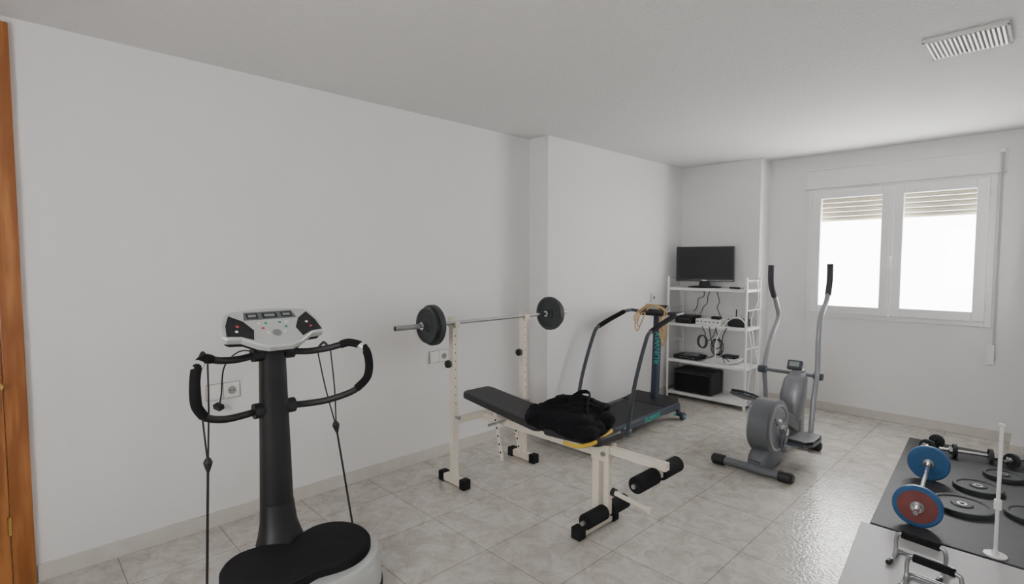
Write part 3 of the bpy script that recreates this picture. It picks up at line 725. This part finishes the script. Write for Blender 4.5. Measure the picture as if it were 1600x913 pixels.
def flatplate(x,y,z,r):
    G('weight_plate',(x,y,z)); plate('disc',(x,y,z+0.0145),(0,0,1),r,0.029,M_iron)
    lathe('hub_ring',[(0.014,0),(0.024,0),(0.024,0.004),(0.014,0.004)],(x,y,z+0.027),(0,0,1),M_steel,n=36,ring=True)
    END()
flatplate(-0.32,3.98,0.012,0.15)
flatplate(-0.28,4.38,0.012,0.125)
flatplate(-0.18,4.74,0.012,0.105)
flatplate(-0.02,4.10,0.012,0.13)
def dumbbell(x,y,z,ang,r=0.05):
    G('dumbbell',(x,y,z),ang,world=False)
    cyl('handle',(-0.19,0,0),(0.19,0,0),0.0125,M_chrome)
    for s in (-1,1):
        plate('plate_%d'%s,(s*0.10,0,0),(1,0,0),r,0.022,M_iron)
        lathe('star_collar_%d'%s,[(0.012,0),(0.030,0.002),(0.030,0.02),(0.018,0.026)],(s*0.113,0,0),(s,0,0),M_chrome,n=6)
    END()
dumbbell(-0.60,5.08,0.062,math.radians(80))
dumbbell(-0.36,5.02,0.062,math.radians(15))
dumbbell(-0.10,5.12,0.062,math.radians(60))
def pushup(x,y,ang):
    G('push_up_bar',(x,y,0.017),ang,world=False)
    w=0.095
    tube('frame',[(-w,-0.09,0.011),(-w,-0.04,0.011),(-w,-0.005,0.04),(-w,0.0,0.10),(-w+0.025,0.0,0.125),(w-0.025,0.0,0.125),(w,0.0,0.10),(w,-0.005,0.04),(w,-0.04,0.011),(w,-0.09,0.011)],0.009,M_steel,s=6)
    tube('frame_back',[(-w,0.0,0.05),(-w,0.02,0.015),(-w,0.08,0.011),(w,0.08,0.011),(w,0.02,0.015),(w,0.0,0.05)],0.009,M_steel,s=6)
    cyl('grip',(-w+0.022,0,0.125),(w-0.022,0,0.125),0.017,M_foam)
    for s in (-1,1): cyl('rubber_foot_%d'%s,(s*w,-0.10,0.0115),(s*w,-0.07,0.0115),0.0115,M_black)
    END()
pushup(-0.385,3.05,math.radians(-8))
pushup(-0.31,2.84,math.radians(-8))
G('white_pole',(-0.145,3.45,0.012))
cyl('pole_tube',(-0.145,3.45,0.02),(-0.145,3.45,0.66),0.008,M_plast)
lathe('pole_foot',[(0.045,0),(0.045,0.006),(0.015,0.012),(0.009,0.03)],(-0.145,3.45,0.012),(0,0,1),M_plast)
lathe('pole_cap',[(0.009,0),(0.012,0.004),(0.011,0.014),(0.001,0.018)],(-0.145,3.45,0.655),(0,0,1),M_plast)
box('pole_clip',(-0.145,3.445,0.27),(0.03,0.03,0.05),M_plast,bevel=0.006)
END()

# ------------------------------------------------------------ light
w = D.worlds.new('World'); SC.world = w; w.use_nodes = True
bg = w.node_tree.nodes['Background']; bg.inputs[0].default_value=(1.0,0.992,0.982,1); bg.inputs[1].default_value=14.0
def area(name,loc,rot,sx,sy,e,col):
    l=D.lights.new(name,'AREA'); l.shape='RECTANGLE'; l.size=sx; l.size_y=sy; l.energy=e; l.color=col
    o=D.objects.new(name,l); o.location=loc; o.rotation_euler=rot; COL.objects.link(o); return o
area('daylight_window_1',(-1.03,YW+0.35,1.45),(math.radians(-90-18),0,0),1.3,1.0,62,(1,0.992,0.98))
area('added_fill_light',(-0.8,YB-0.3,1.55),(math.radians(90),0,0),1.4,1.2,10,(1,0.975,0.955))  # added fill lamp outside the made-up back window

# ------------------------------------------------------------ camera
cam=D.cameras.new('camera'); co=D.objects.new('camera',cam); COL.objects.link(co)
cam.sensor_width=36; cam.lens=820/1600*36; cam.clip_start=0.05
co.location=(0,0,1.45); co.rotation_euler=(math.radians(90-3.2),0,math.radians(45.9))
SC.camera=co
